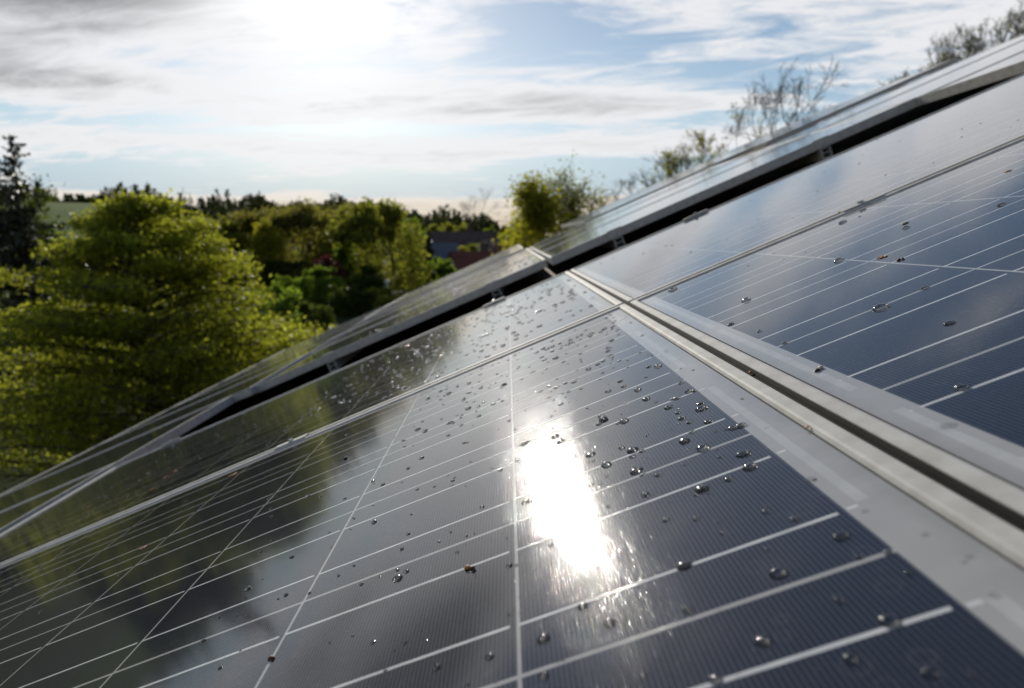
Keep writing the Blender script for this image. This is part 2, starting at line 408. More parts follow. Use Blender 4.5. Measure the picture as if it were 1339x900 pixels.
for i, (u, v, tone, where) in enumerate(SPOTS):
    r_ = rp if i == 0 else copy_tree(rp); c_ = cp if i == 0 else copy_tree(cp)
    r_.location = plane(u, v - .10, -.037 / CELL); c_.location = plane(u - .02, v, LIP / CELL)
    for o in (r_, c_): o.rotation_euler = (0, -TILT, 0)
    tag(r_, f'{tone} ladder-like open rail end under the {where}', 'mounting rail', 'rail ends in the dark opening')
    tag(c_, f'{tone} bolted clamp on the frame at the {where}', 'clamp', 'clamps on the frame beyond the opening')
def edge_proto():
    p = empty('edge_clamp', (0, 0, 0))
    MB().box(-.036, .036, -.010, .004, .0022, .0042).box(-.036, .036, .0012, .004, -.034, .0022).build('plate', M_alu, p)
    MB().cyl(0, -.004, .0043, .0085, .0045, 8).build('bolt', M_steel, p)
    return p
ep = edge_proto()
for i, (u, v, lb) in enumerate([(-7.75, 5.315 + LY, 'low grey clamp on the panel edge near the eave end of the dark opening'),
                                (-.30, 5.315 + LY, 'shining clamp on the drop-covered panel edge, catching the sun'),
                                (3.75, 5.265 + LY, 'flat pale clamp on the edge of the sky-reflecting panel below the opening')]):
    o = ep if i == 0 else copy_tree(ep); o.location = plane(u, v, LIP / CELL); o.rotation_euler = (0, -TILT, 0)
    tag(o, lb, 'clamp', 'clamps on the near edge of the opening')
def mid_proto():
    p = empty('middle_clamp', (0, 0, 0))
    MB().box(-.030, .030, -.0095, .0095, .0003, .0022).box(-.030, .030, -.004, .004, -.03, .0003).build('plate', M_alu, p)
    MB().cyl(0, 0, .0023, .0055, .0045, 8).build('bolt', M_steel, p)
    return p
mp = mid_proto()
for i, (u, v, lb) in enumerate([(-2.55, 5.275, 'grey middle clamp across the narrow gap at the left of the glare column'),
                                (3.55, 5.225, 'flat bar clamp bridging the narrow gap between the two right-hand panels')]):
    o = mp if i == 0 else copy_tree(mp); o.location = plane(u, v, LIP / CELL); o.rotation_euler = (0, -TILT, 0)
    tag(o, lb, 'clamp', 'clamps bridging the gaps between rows')

# the house under the panels
hs = empty('solar_house', (0, 4.0, 0)); tag(hs, 'house whose dark pitched roof carries the solar panels', 'house')
WR = -.125 / CELL
def hp(u, v, w_): return plane(u, v, w_) - Vector((0, 4.0, 0))
rv = []; UE, UR, V0_, V1_ = -20.6, 26.0, -40.0, 63.0
for vv in (V0_, V1_):
    e, rg = hp(UE, vv, WR), hp(UR, vv, WR)
    o2 = Vector((2 * rg.x - e.x, e.y, e.z))
    for p_ in (e, rg, o2): rv.append(p_)
    for p_ in (e, rg, o2): rv.append(p_ - Vector((0, 0, .18)))
mesh_obj('roof', rv, [(0, 1, 7, 6), (1, 2, 8, 7), (3, 9, 10, 4), (4, 10, 11, 5), (0, 6, 9, 3), (2, 5, 11, 8), (0, 3, 4, 1), (1, 4, 5, 2), (6, 7, 10, 9), (7, 8, 11, 10)], M_roof, hs)
e, rg = hp(UE + 2.2, V0_, WR), hp(UR, V0_, WR); xr = 2 * rg.x - e.x
y0, y1 = V0_ * CELL + .3 - 4, V1_ * CELL - .3 - 4; zt = e.z - .2; zr = rg.z - .2
wv = [(e.x, y, z) for y in (y0, y1) for z in (0, zt)] + [(xr, y, z) for y in (y0, y1) for z in (0, zt)] + [(rg.x, y, zr) for y in (y0, y1)]
mesh_obj('wall', wv, [(0, 1, 3, 2), (4, 6, 7, 5), (0, 4, 5, 8, 1), (2, 3, 9, 7, 6)], M_plaster, hs)

# ------------------------------------------------------------------ vegetation
def tubes(segs, n=5):
    """segs: list of (p0, p1, r0, r1) -> vertices and faces"""
    P0 = np.array([s[0] for s in segs]); P1 = np.array([s[1] for s in segs]); r0 = np.array([s[2] for s in segs]); r1 = np.array([s[3] for s in segs])
    d_ = P1 - P0; d_ /= np.linalg.norm(d_, axis=1)[:, None] + 1e-9
    up = np.where(np.abs(d_[:, 2:3]) > .9, np.array([[1., 0, 0]]), np.array([[0, 0, 1.]]))
    a = np.cross(d_, up); a /= np.linalg.norm(a, axis=1)[:, None]; b = np.cross(d_, a)
    an = np.arange(n) * 2 * np.pi / n
    ring = np.cos(an)[None, :, None] * a[:, None] + np.sin(an)[None, :, None] * b[:, None]
    A = P0[:, None] + ring * r0[:, None, None]; B = P1[:, None] + ring * r1[:, None, None]
    Q = np.stack([A, np.roll(A, -1, 1), np.roll(B, -1, 1), B], 2)
    return Q.reshape(-1, 4, 3)
def leaves(C, size, rg_, flat=0.0):
    n = len(C); nr = rg_.normal(size=(n, 3)); nr[:, 2] += flat * np.sign(nr[:, 2] + 1e-6)
    nr /= np.linalg.norm(nr, axis=1)[:, None]
    t_ = rg_.normal(size=(n, 3)); t_ -= nr * (t_ * nr).sum(1)[:, None]; t_ /= np.linalg.norm(t_, axis=1)[:, None]
    b_ = np.cross(nr, t_); s_ = (size * (.45 + 1.3 * rg_.random(n) ** 1.5))[:, None]
    return np.stack([C - t_ * s_ * .5, C + b_ * s_ * .28 + nr * s_ * .06, C + t_ * s_ * .5, C - b_ * s_ * .28 + nr * s_ * .06], 1)
def grow(rg_, height, trunk_r, levels, spread=.55, ratio=.72, split=3, up=.25, first=.35, wob=.12):
    segs = []; tips = []
    def go(p, d_, L, r_, lv):
        k = 3; q = p
        for i in range(k):
            d_ = d_ + rg_.normal(size=3) * wob; d_[2] += up * .12; d_ /= np.linalg.norm(d_)
            e_ = q + d_ * L / k; ra, rb = r_ * (1 - .25 * i / k), r_ * (1 - .25 * (i + 1) / k)
            segs.append((q, e_, ra, rb)); q = e_
            if lv <= 1: tips.append(q)
        if lv == 0: return
        for c in range(split if rg_.random() < .75 else split - 1):
            nd = d_ + rg_.normal(size=3) * spread; nd[2] += up; nd /= np.linalg.norm(nd)
            go(q, nd, L * ratio * rg_.uniform(.75, 1.2), r_ * .62, lv - 1)
    go(np.zeros(3), np.array([0, 0, 1.]), height * first, trunk_r, levels)
    T = np.array(tips); s_ = height / max(T[:, 2].max(), .1)
    segs = [(a * s_, b * s_, c, e_) for a, b, c, e_ in segs]
    return segs, T * s_
def place(px, depth):                             # where on the ground a plant stands
    p = at(px, 309, depth); return Vector((p.x, p.y, float(ground_h(p.x, p.y))))
def top_h(y, depth): return CAM.z + (309 - y) / FPX * depth
def broadleaf(name, px, ytop, depth, width, lmat, n, lsize, label, seed, cat='tree', levels=4, bare=0.0, group=None, skirt=0.0, trunk=None):
    rg_ = np.random.default_rng(seed); b = place(px, depth); h = (top_h(ytop, depth) - b.z) * .95
    segs, T = grow(rg_, h, trunk or h * .022, levels, spread=.62, first=.30)
    wx = np.percentile(np.abs(T[:, :2]), 93) ; k = (width / FPX * depth / 2) / wx
    sc = np.array([k, k, 1.0]); T = T * sc; segs = [(a * sc, c * sc, r0, r1) for a, c, r0, r1 in segs]
    o = empty(name, b); tag(o, label, cat, group)
    quads_obj('trunk', tubes(segs), M_bark, o)
    if n:
        keep = T[rg_.random(len(T)) > bare]
        idx = rg_.integers(0, len(keep), n); sg = h * .05
        Cc = keep[idx] + rg_.normal(size=(n, 3)) * np.array([sg, sg, sg * .7])
        if skirt:                                 # foliage down to the ground (shrubs)
            m_ = int(n * skirt); lo, hi = (.02, .75) if cat == 'bush' else (.06, .80); th = rg_.uniform(0, 6.283, m_); zz = rg_.uniform(lo, hi, m_)
            rad = width / FPX * depth / 2 * np.sqrt(rg_.uniform(.25, 1, m_)) * (1 - .35 * zz ** 2) * rg_.uniform(.8, 1.1, m_)
            Cc[:m_] = np.stack([rad * np.cos(th), rad * np.sin(th), zz * h], 1)
        Cc[:, 2] = np.maximum(Cc[:, 2], .05)
        quads_obj('crown', leaves(Cc, lsize, rg_), lmat, o)
    return o
def bare_tree(px, ytop, depth, width, label, seed, n=0, lmat=None, lsize=.1, levels=6):
    rg_ = np.random.default_rng(seed); b = place(px, depth); h = top_h(ytop, depth) - b.z; wd = width / FPX * depth
    segs = []; tips = []
    def go(p, d_, L, r_, lv):
        q = p
        for i in range(3):
            d_ = d_ + rg_.normal(size=3) * .055; d_[2] += .03; d_ /= np.linalg.norm(d_)
            e_ = q + d_ * L / 3; segs.append((q, e_, max(.006, r_ * (1 - .1 * i)), max(.005, r_ * (1 - .1 * (i + 1))))); q = e_
            for _ in range(2 if lv <= 2 else 0):      # short side twigs
                sdv = d_ + rg_.normal(size=3) * .55; sdv /= np.linalg.norm(sdv); t_ = q + sdv * L * .35; segs.append((q, t_, .006, .003)); tips.append(t_)
        if lv == 0: tips.append(q); return
        for c in range(3 if rg_.random() < .6 else 2):
            nd = d_ + rg_.normal(size=3) * .42; nd[2] += .08; nd /= np.linalg.norm(nd)
            go(q, nd, L * .72 * rg_.uniform(.8, 1.2), r_ * .58, lv - 1)
    cr = wd * .62; st_ = np.array([0, 0, 0.]); fork = np.array([.1, 0, h - cr * 1.55])
    segs.append((st_, fork, h * .014, h * .009))
    for c in range(5):
        a = c * 1.26 + rg_.uniform(-.3, .3); nd = np.array([math.cos(a) * .55, math.sin(a) * .55, .9]); nd /= np.linalg.norm(nd)
        go(fork - np.array([0, 0, cr * .15 * c]), nd, cr * .48, h * .0042, levels - 1)
    T = np.array(tips); kz = (h - fork[2]) / max(.1, np.percentile(T[:, 2], 96.5) - fork[2]); kx = wd / 2 / np.percentile(np.abs(T[:, :2]), 88)
    def sc(p): return np.array([p[0] * kx, p[1] * kx, p[2] if p[2] < fork[2] else fork[2] + (p[2] - fork[2]) * kz])
    segs = [(sc(a), sc(c), r0, r1) for a, c, r0, r1 in segs]; T = np.array([sc(p) for p in T])
    big = [s for s in segs if s[2] > .025]; small = [s for s in segs if s[2] <= .025]
    o = empty('bare_tree', b); tag(o, label, 'tree', 'trees in bud behind the roof')
    quads_obj('trunk', tubes(big), M_bark, o); quads_obj('crown', tubes(small, 3), M_twig, o)
    if n:
        idx = rg_.integers(0, len(T), n); Cc = T[idx] + rg_.normal(size=(n, 3)) * h * .008
        quads_obj('leaves', leaves(Cc, lsize, rg_), lmat, o)
    return o
def conifer(px, ytop, depth, width, label, seed, n, lsize, lmat=None, sparse_top=0.0, z0=.05, power=.9):
    rg_ = np.random.default_rng(seed); b = place(px, depth); h = top_h(ytop, depth) - b.z; Rm = width / FPX * depth / 2
    o = empty('conifer', b); tag(o, label, 'tree')
    segs = [(np.array([0, 0, 0.]), np.array([0, 0, h * .6]), h * .022, h * .010), (np.array([0, 0, h * .6]), np.array([0, 0, h]), h * .010, .012)]
    C_ = []; nb = 150
    for i in range(nb):
        q = z0 + (1 - z0) * (i + rg_.random()) / nb; q = min(q, .99); L = Rm * ((1 - q) ** power + .03) * rg_.uniform(.7, 1.12); a = rg_.uniform(0, 6.283)
        dr = np.array([math.cos(a), math.sin(a), 0]); st_ = np.array([0, 0, q * h]); lift = .35 if q > .7 else -.1
        mid = st_ + dr * L * .55 + np.array([0, 0, -L * .10]); tip = st_ + dr * L + np.array([0, 0, L * lift * .5])
        segs += [(st_, mid, .02 + .02 * (1 - q), .014), (mid, tip, .014, .006)]
        m_ = max(4, int(n / nb * (.25 + 1.5 * (1 - q)) * (1 - sparse_top * (q > .72))))
        tt = rg_.uniform(.1, 1.02, m_)[:, None]; P = np.where(tt < .55, st_ + (mid - st_) * tt / .55, mid + (tip - mid) * (tt - .55) / .45)
        C_.append(P + rg_.normal(size=(m_, 3)) * np.array([.10, .10, .05]) * (L * .9 + .12))
    quads_obj('trunk', tubes(segs), M_bark, o)
    quads_obj('crown', leaves(np.concatenate(C_), lsize, rg_), lmat or L_dark, o)
    return o

def layered_tree():
    """the fresh green tree beside the eave: tiers of flat leafy sprays"""
    rg_ = np.random.default_rng(11); depth = 15.0; b = place(180, depth); o = empty('spring_tree', b)
    tag(o, 'big layered tree with fresh yellow-green leaves glittering in the backlight beside the eave', 'tree')
    ztop = top_h(262, depth) - b.z
    zs = [0.3, 1.2, 2.4, 3.4, 4.2, 5.0, 5.7, 6.2, 6.6, ztop]; rs = [4.2, 4.6, 4.8, 4.4, 3.8, 2.9, 2.1, 1.5, .95, .30]
    segs = []; C_ = []
    trunk = [np.array([0, 0, 0.]), np.array([.1, .1, 1.6]), np.array([-.15, .0, 3.2]), np.array([.1, -.1, 4.8]), np.array([.0, .0, ztop - .3])]
    for i in range(4): segs.append((trunk[i], trunk[i + 1], .17 - .035 * i, .17 - .035 * (i + 1)))
    nb = 340
    for i in range(nb):
        z = .4 + (ztop - .45) * rg_.random() ** .85
        a = rg_.uniform(0, 6.283); L = np.interp(z, zs, rs) * rg_.uniform(.50, 1.06) * (1 + .11 * math.sin(3 * a + 2.1 * z) + .11 * math.sin(5 * a - 3.3 * z))
        dr = np.array([math.cos(a), math.sin(a), 0]); sd = np.array([-dr[1], dr[0], 0])
        st_ = np.array([0, 0, max(.3, z - L * .22)]); pts = [st_]
        for k in range(1, 6):
            q = k / 5; pts.append(st_ + dr * L * q + sd * rg_.normal() * .08 * L * q + np.array([0, 0, (z - st_[2]) * math.sin(q * 1.5) + rg_.normal() * .03]))
        for k in range(5): segs.append((pts[k], pts[k + 1], .045 * (1 - k / 6), .045 * (1 - (k + 1) / 6)))
        m_ = int(230 + 300 * L / 4)
        q = rg_.uniform(.28, 1.04, m_) ** .75; k = np.minimum((q * 5).astype(int), 4); fr = (q * 5 - k)[:, None]
        PP = np.array(pts); base = PP[k] + (PP[k + 1] - PP[k]) * fr
        wdt = (.12 + .20 * L * q * (1.12 - q) * 1.5)
        off = sd[None] * (rg_.normal(size=m_) * wdt)[:, None] + dr[None] * (rg_.normal(size=m_) * .06)[:, None]
        off[:, 2] += rg_.normal(size=m_) * .095 - .12 * (np.abs(off @ sd)) + .03
        C_.append(base + off)
        for s_ in range(5):                       # side twigs
            q0 = rg_.uniform(.3, .95); kk = min(int(q0 * 5), 4); p0 = PP[kk] + (PP[kk + 1] - PP[kk]) * (q0 * 5 - kk)
            sg = rg_.choice([-1, 1]); segs.append((p0, p0 + sd * sg * .16 * L + dr * .10 * L + np.array([0, 0, rg_.normal() * .05]), .012, .004))
    for (px_, yt) in ((145, 247), (240, 244), (120, 262), (200, 256)):   # long upright shoots at the top
        tp = at(px_, yt, depth) - b; bs = np.array([tp.x * .8, tp.y * .8, tp.z - .9]); tp = np.array(tp)
        segs.append((bs, tp, .012, .004)); tt = rg_.uniform(.0, 1, 34)[:, None]; C_.append(bs + (tp - bs) * tt + rg_.normal(size=(34, 3)) * .05)
    quads_obj('trunk', tubes(segs), M_bark, o)
    quads_obj('crown', leaves(np.concatenate(C_), .088, rg_, flat=.4), L_fresh, o)
layered_tree()

conifer(30, 182, 27, 250, 'dark spruce with a bare leader poking above the fresh green tree', 21, 32000, .15, sparse_top=.75, power=.85)
broadleaf('dark_tree', -15, 228, 31, 170, L_hedge, 14000, .24, 'dark dense tree at the far left edge behind the spruce', 22, skirt=.45)
MIDT = 'trees across the valley meadow'
broadleaf('broadleaf_tree', 292, 284, 84, 60, L_olive, 5200, .42, 'olive tree peeping out right beside the fresh green tree', 31, group=MIDT, skirt=.42)
broadleaf('broadleaf_tree', 336, 267, 92, 86, L_brown, 6400, .42, 'open brownish tree with a visible trunk above the hedge', 32, group=MIDT, skirt=.42)
broadleaf('broadleaf_tree', 398, 262, 86, 80, L_brown, 6400, .40, 'tall reddish-brown budding tree with two dark trunks', 33, group=MIDT, skirt=.42)
broadleaf('broadleaf_tree', 372, 279, 108, 70, L_olive, 5200, .5, 'olive tree standing back between the two brownish trees', 34, group=MIDT, skirt=.42)
broadleaf('broadleaf_tree', 440, 280, 104, 70, L_olive, 5200, .5, 'olive tree behind the bright conical tree', 35, group=MIDT, skirt=.42)
broadleaf('broadleaf_tree', 474, 276, 98, 56, L_yellow, 6120, .42, 'slim yellow-green tree behind the big rounded tree', 36, group=MIDT, skirt=.42)
broadleaf('broadleaf_tree', 508, 264, 70, 112, L_olive, 12500, .36, 'big rounded olive tree with feathery top in the middle of the valley', 37, group=MIDT, skirt=.42)
broadleaf('broadleaf_tree', 318, 292, 112, 80, L_green, 7140, .5, 'green tree low behind the hedge at the left of the row', 38, group=MIDT, skirt=.42)
conifer(450, 297, 72, 52, 'bright green cone-shaped tree beside the red bush', 41, 7000, .36, L_green, z0=.02, power=.7)
conifer(560, 302, 82, 34, 'narrow dark conifer in front of the long grey roof', 42, 4500, .34)
conifer(293, 312, 72, 36, 'short black conifer right behind the fresh green tree', 43, 3500, .34)
broadleaf('bush', 430, 333, 66, 50, L_red, 4200, .26, 'dark red bush below the bright cone-shaped tree', 51, 'bush', 3, skirt=.6)
broadleaf('bush', 416, 347, 58, 76, L_green, 7000, .25, 'round green bush in front of the clipped hedge', 52, 'bush', 3, skirt=.7)
broadleaf('bush', 455, 372, 52, 66, L_hedge, 5500, .22, 'dark low bush left of the cream shed', 53, 'bush', 3, skirt=.7)
broadleaf('bush', 515, 376, 50, 60, L_olive, 5000, .22, 'olive shrub half covering the cream shed', 54, 'bush', 3, skirt=.7)
broadleaf('bush', 562, 335, 76, 46, L_green, 4200, .3, 'light green shrub at the foot of the narrow dark conifer', 55, 'bush', 3, skirt=.6)
broadleaf('bush', 404, 384, 40, 60, L_hedge, 5000, .2, 'dark round bush at the right foot of the fresh green tree', 58, 'bush', 3, skirt=.7)
broadleaf('bush', 345, 372, 34, 90, L_green, 7000, .2, 'wide green shrub behind the right side of the fresh green tree', 60, 'bush', 3, skirt=.7)
broadleaf('bush', 588, 338, 68, 40, L_green, 3600, .26, 'fresh green shrub in front of the white-walled house', 59, 'bush', 3, skirt=.6)
broadleaf('bush', 610, 318, 88, 40, L_olive, 3200, .32, 'olive shrub between the grey roof and the red roof', 56, 'bush', 3, skirt=.6)
broadleaf('yellow_tree', 712, 229, 44, 124, L_yellow, 16000, .22, 'dense yellow-green tree beside the roof edge in the centre', 61, levels=5, skirt=.25)
broadleaf('budding_tree', 760, 211, 47, 96, L_olive, 5000, .17, 'half-bare round tree with pale buds behind the yellow-green tree', 62, levels=6, bare=.2)
bare_tree(617, 250, 135, 44, 'small leafless tree on the dark wooded hill', 63, levels=5)
bare_tree(855, 205, 38, 100, 'low leafless shrubby tree just above the roof, first from the left', 64)
bare_tree(920, 168, 36, 120, 'sparse tree with yellowish buds above the roof', 65, 2200, L_yellow, .12)
bare_tree(1003, 106, 34, 110, 'dark leafless tree with spreading twigs above the roof', 66)
bare_tree(1208, 66, 33, 96, 'budding tree top lowest of those at the upper right corner', 67, 1000, L_brown, .085)
bare_tree(1275, 42, 33, 90, 'budding tree top in the middle of those at the upper right corner', 68, 1000, L_brown, .085)
bare_tree(1338, 22, 33, 90, 'budding tree top highest of those at the upper right corner', 69, 1000, L_brown, .085)

for i, (px_, yt, dep, wd, lm, ls, lb) in enumerate([(262, 281, 96, 64, L_olive, .42, 'tree top showing over the right shoulder of the fresh green tree'), (355, 284, 80, 40, L_yellow, .34, 'slender yellow-green tree in front of the brownish trees'),
        (420, 288, 92, 44, L_yellow, .36, 'pale yellow-green tree left of the bright cone-shaped one'), (535, 283, 100, 60, L_green, .42, 'green tree right behind the big rounded tree'), (590, 292, 150, 60, L_olive, .6, 'olive tree behind the long dark house, left part'),
        (648, 296, 150, 60, L_green, .6, 'green tree behind the long dark house, right part')]):
    broadleaf('broadleaf_tree', px_, yt, dep, wd, lm, 6000, ls, lb, 120 + i, group=MIDT, skirt=.42)
for i, (px_, yt, dep, wd, lm, lb) in enumerate([(300, 318, 90, 46, L_olive, 'olive thicket left of the hedge'), (345, 312, 98, 60, L_brown, 'brown thicket directly behind the hedge top'),
        (392, 314, 94, 56, L_olive, 'olive thicket behind the right end of the hedge'), (430, 312, 92, 50, L_brown, 'brownish thicket behind the dark red bush'),
        (478, 318, 84, 50, L_green, 'green thicket between the cone-shaped and the rounded tree'), (540, 322, 80, 44, L_olive, 'olive thicket left of the narrow dark conifer'), (480, 345, 60, 50, L_hedge, 'dark bush under the big rounded tree')]):
    broadleaf('thicket', px_, yt, dep, wd, lm, 3000, .36, lb + ' in the valley', 90 + i, 'bush', 3, skirt=.7)

# clipped hedge
def hedge():
    rg_ = np.random.default_rng(71); b = place(350, 78); o = empty('hedge', b); tag(o, 'long dark clipped hedge with a flat top across the meadow', 'hedge')
    hw = 48 / FPX * 78; h = top_h(343, 78) - b.z; n = 11000
    P = np.stack([rg_.uniform(-hw, hw, n), rg_.uniform(-1.0, 1.0, n), rg_.uniform(0, h, n)], 1)
    face = rg_.integers(0, 3, n); P[face == 0, 1] = -1.0; P[face == 1, 2] = h
    P += rg_.normal(size=(n, 3)) * .09; P[:, 2] += .12 * np.sin(P[:, 0] * 1.7)
    quads_obj('crown', leaves(P, .24, rg_), L_hedge, o)
    segs = [(np.array([x, 0, 0.]), np.array([x + .1, 0, h * .8]), .05, .02) for x in np.linspace(-hw + .3, hw - .3, 14)]
    quads_obj('trunk', tubes(segs), M_bark, o)
hedge()

# far woods on the hills: one mass of ragged crowns
def woods():
    rg_ = np.random.default_rng(81); Q = []
    for i in range(1500):
        px_ = rg_.uniform(-220, 700); near = (px_ > 520 or 150 < px_ < 330) and rg_.random() < .6
        dep = rg_.uniform(240, 420) if near else rg_.uniform(470, 640)
        if px_ < 150 and dep < 540 and 60 < px_: continue
        b = place(px_, dep); h = (1 + .28 * math.sin(px_ * .045) + .2 * math.sin(px_ * .13 + 1)) * rg_.uniform(8, 13) * (.75 if near else 1.0); r = h * rg_.uniform(.18, .30); m_ = 46
        con = rg_.random() < .65
        z = rg_.uniform(.05, 1, m_); a = rg_.uniform(0, 6.283, m_)
        rad = r * ((1 - z) * 1.1 + .06 if con else np.sqrt(np.clip(1 - (z * 1.9 - .95) ** 2, .02, 1))) * rg_.uniform(.6, 1.1, m_)
        Q.append(leaves(np.stack([b.x + rad * np.cos(a), b.y + rad * np.sin(a), b.z + z * h], 1), 2.3, rg_))
    o = quads_obj('far_woods', np.concatenate(Q), L_forest); tag(o, 'dark mass of woods along the far hills', 'woods', kind='stuff')
woods()

# ------------------------------------------------------------------ houses in the valley
M_redroof = plain('red_roof_tiles', (.10, .025, .015), (.16, .045, .026), 1.5, .8)
M_brownroof = plain('brown_roof_tiles', (.055, .036, .030), (.09, .06, .05), 1.5, .8)
M_greyroof = plain('grey_sheet_roof', (.09, .095, .115), (.12, .125, .15), .8, .45, .2)
M_cream = plain('cream_render', (.55, .48, .33), (.62, .55, .40), 1, .9)
M_white = plain('white_render', (.70, .69, .66), (.8, .79, .76), 1, .9)
M_pane = plain('window_glass', (.015, .018, .022), (.03, .035, .04), 3, .1)
M_woodwall = plain('dark_timber', (.09, .07, .055), (.13, .105, .085), 2, .85)
def house(name, label, px, depth, yaw, L, D, eave, ridge, wm, rm, chimney=True, n_win=3, sub=0.0):
    """ridge runs along local x; L length, D depth; windows on the near long side and gables"""
    b = place(px, depth); o = empty(name, b - Vector((0, 0, sub)), (0, 0, R(yaw))); tag(o, label, 'house')
    x, y = L / 2, D / 2; eave += sub; ridge += sub
    v = [(-x, -y, 0), (x, -y, 0), (x, y, 0), (-x, y, 0), (-x, -y, eave), (x, -y, eave), (x, y, eave), (-x, y, eave), (-x, 0, ridge - .12), (x, 0, ridge - .12)]
    mesh_obj('wall', v, [(0, 1, 5, 4), (2, 3, 7, 6), (1, 2, 6, 9, 5), (3, 0, 4, 8, 7)], wm, o)
    k = (ridge - eave) / y; oy, ox = y + .5, x + .4; ze = ridge - k * oy; t_ = .16
    rv = [(sx * ox, yy, zz + dz_) for dz_ in (0, -t_) for sx in (-1, 1) for yy, zz in ((-oy, ze), (0, ridge), (oy, ze))]
    rf = mesh_obj('roof', rv, [(0, 3, 4, 1), (1, 4, 5, 2), (6, 7, 10, 9), (7, 8, 11, 10), (0, 1, 7, 6), (1, 2, 8, 7), (3, 9, 10, 4), (4, 10, 11, 5), (0, 6, 9, 3), (2, 5, 11, 8)], rm, o)
    if chimney: MB().box(-.35 + x * .3, .35 + x * .3, .2, .9, ridge - 1.2, ridge + .9).build('chimney', M_brownroof, rf)
    for i in range(n_win):
        wx = -x + (i + .5) * L / n_win
        f = MB().box(wx - .65, wx + .65, -y - .06, -y + .05, sub + 1.0, sub + 2.3).build('window', M_white, o)
        MB().box(wx - .52, wx + .52, -y - .075, -y - .063, sub + 1.12, sub + 2.18).build('pane', M_pane, f)
    for sx in (-1, 1):
        f = MB().box(sx * x - .06, sx * x + .06, -.6, .6, eave - .6, eave + .6).build('window', M_white, o)
        MB().box(sx * (x + .068) - .006, sx * (x + .068) + .006, -.48, .48, eave - .48, eave + .48).build('pane', M_pane, f)
    return o
house('barn', 'long dark house with brown roof behind the narrow conifer', 597, 128, 4, 15, 9, 3.6, 6.9, M_woodwall, M_brownroof)
house('barn', 'low shed with a plain grey sheet roof in front of the long dark house', 566, 112, 3, 7.6, 7, 2.6, 4.9, M_woodwall, M_greyroof, chimney=False)
house('house', 'cream gabled house with dark brown roof near the yellow-green tree', 648, 104, 62, 9, 7, 3.3, 5.6, M_cream, M_brownroof)
house('house', 'white-walled house with a red tiled roof just above the panels', 626, 74, 24, 6.0, 5.5, 2.2, 4.4, M_white, M_redroof)
house('house', 'small red-roofed house farther right, partly behind the panels', 690, 92, 10, 8, 7, 3.0, 5.2, M_cream, M_redroof, chimney=False)
def shed():
    b = place(486, 66); o = empty('garden_shed', b, (0, 0, R(8))); tag(o, 'small cream garden shed with flat roof half hidden in shrubs', 'shed')
    MB().box(-1.5, 1.5, -1, 1, 0, 1.55).build('wall', M_white, o); MB().box(-1.7, 1.7, -1.2, 1.2, 1.56, 1.68).build('roof', M_white, o)
    MB().box(-.4, .4, -1.04, -1.003, .05, 1.45).build('door', M_woodwall, o)
shed()

# ------------------------------------------------------------------ water drops
rnd = random.Random(5)
def drop_mesh(seed, flat):
    rs = random.Random(seed); n, k = 16, 6; vs = [(0, 0, flat)]; fs = []
    ph = [rs.uniform(0, 6.28) for _ in range(3)]; am = [rs.uniform(0, .10), rs.uniform(0, .07), rs.uniform(0, .04)]
    for i in range(1, k + 1):
        q = i / k; t_ = q * math.pi / 2
        for j in range(n):
            a = 2 * math.pi * j / n; r_ = math.sin(t_) * (1 + sum(am[m] * math.cos((m + 2) * a + ph[m]) for m in range(3)) * q)
            vs.append((r_ * math.cos(a), r_ * math.sin(a), flat * math.cos(t_) ** .9 if i < k else -0.02))
    for j in range(n): fs.append((0, 1 + j, 1 + (j + 1) % n))
    for i in range(k - 1):
        for j in range(n):
            a, b = 1 + i * n + j, 1 + i * n + (j + 1) % n; fs.append((a, a + n, b + n, b))
    return vs, fs
DM = []
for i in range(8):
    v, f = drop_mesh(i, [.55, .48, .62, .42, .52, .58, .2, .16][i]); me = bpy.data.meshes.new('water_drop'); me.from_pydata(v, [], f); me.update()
    me.polygons.foreach_set('use_smooth', [True] * len(me.polygons)); me.materials.append(M_water if i < 6 else M_water_lit); DM.append(me)
RI = np.array(((CT, 0, ST), (0, 1, 0), (-ST, 0, CT)))
def on_panel(x, y):                               # where the view through (x, y) meets the glass plane, in cells
    d_ = at(x, y, 1.0) - CAM; d_ = RI @ np.array(d_); c = RI @ np.array(CAM - Vector((0, 0, Z0)))
    p = c - d_ * c[2] / d_[2]; return p[0] / CELL, p[1] / CELL
BIG = [(920,639,13),(953,627,12),(1002,669,10),(1039,679,14),(1100,702,19),(945,697,8),(1018,750,24),(1123,729,11),(1162,723,10),(896,740,18),(899,797,16),(1097,785,15),(1163,813,24),(998,839,22),(1112,862,18),(936,889,18),(1215,881,20),(1060,627,16),(1131,669,9),(1268,728,10),
 (834,510,10),(848,480,8),(845,522,11),(789,549,14),(816,551,13),(874,533,12),(901,512,11),(916,528,10),(926,552,11),(895,577,14),(919,587,19),(827,589,16),(813,586,9),(772,595,13),(726,571,11),(905,565,8),(969,557,13),(972,594,17),(976,393,12),(956,424,10),(1026,449,8),(1097,341,12),(880,379,12),
 (832,616,16),(793,608,14),(688,656,13),(740,679,8),(520,757,14),(666,740,10),(711,835,20),(711,884,14),(762,793,16),(797,815,18),(893,740,16),(640,859,13),(871,680,11),(844,647,11),(686,580,13),(918,640,18),(895,578,14),(1152,403,20),(1242,423,14),(1258,508,16),(1240,557,22),(1102,291,10),(1185,298,9),(1310,268,10)]
drops = []
for x, y, wp in BIG:
    u, v = on_panel(x, y); dep = (plane(u, v) - CAM).dot(MW @ Vector((0, 0, 1)))
    drops.append((u, v, max(.0016, .5 * wp * dep / FPX)))
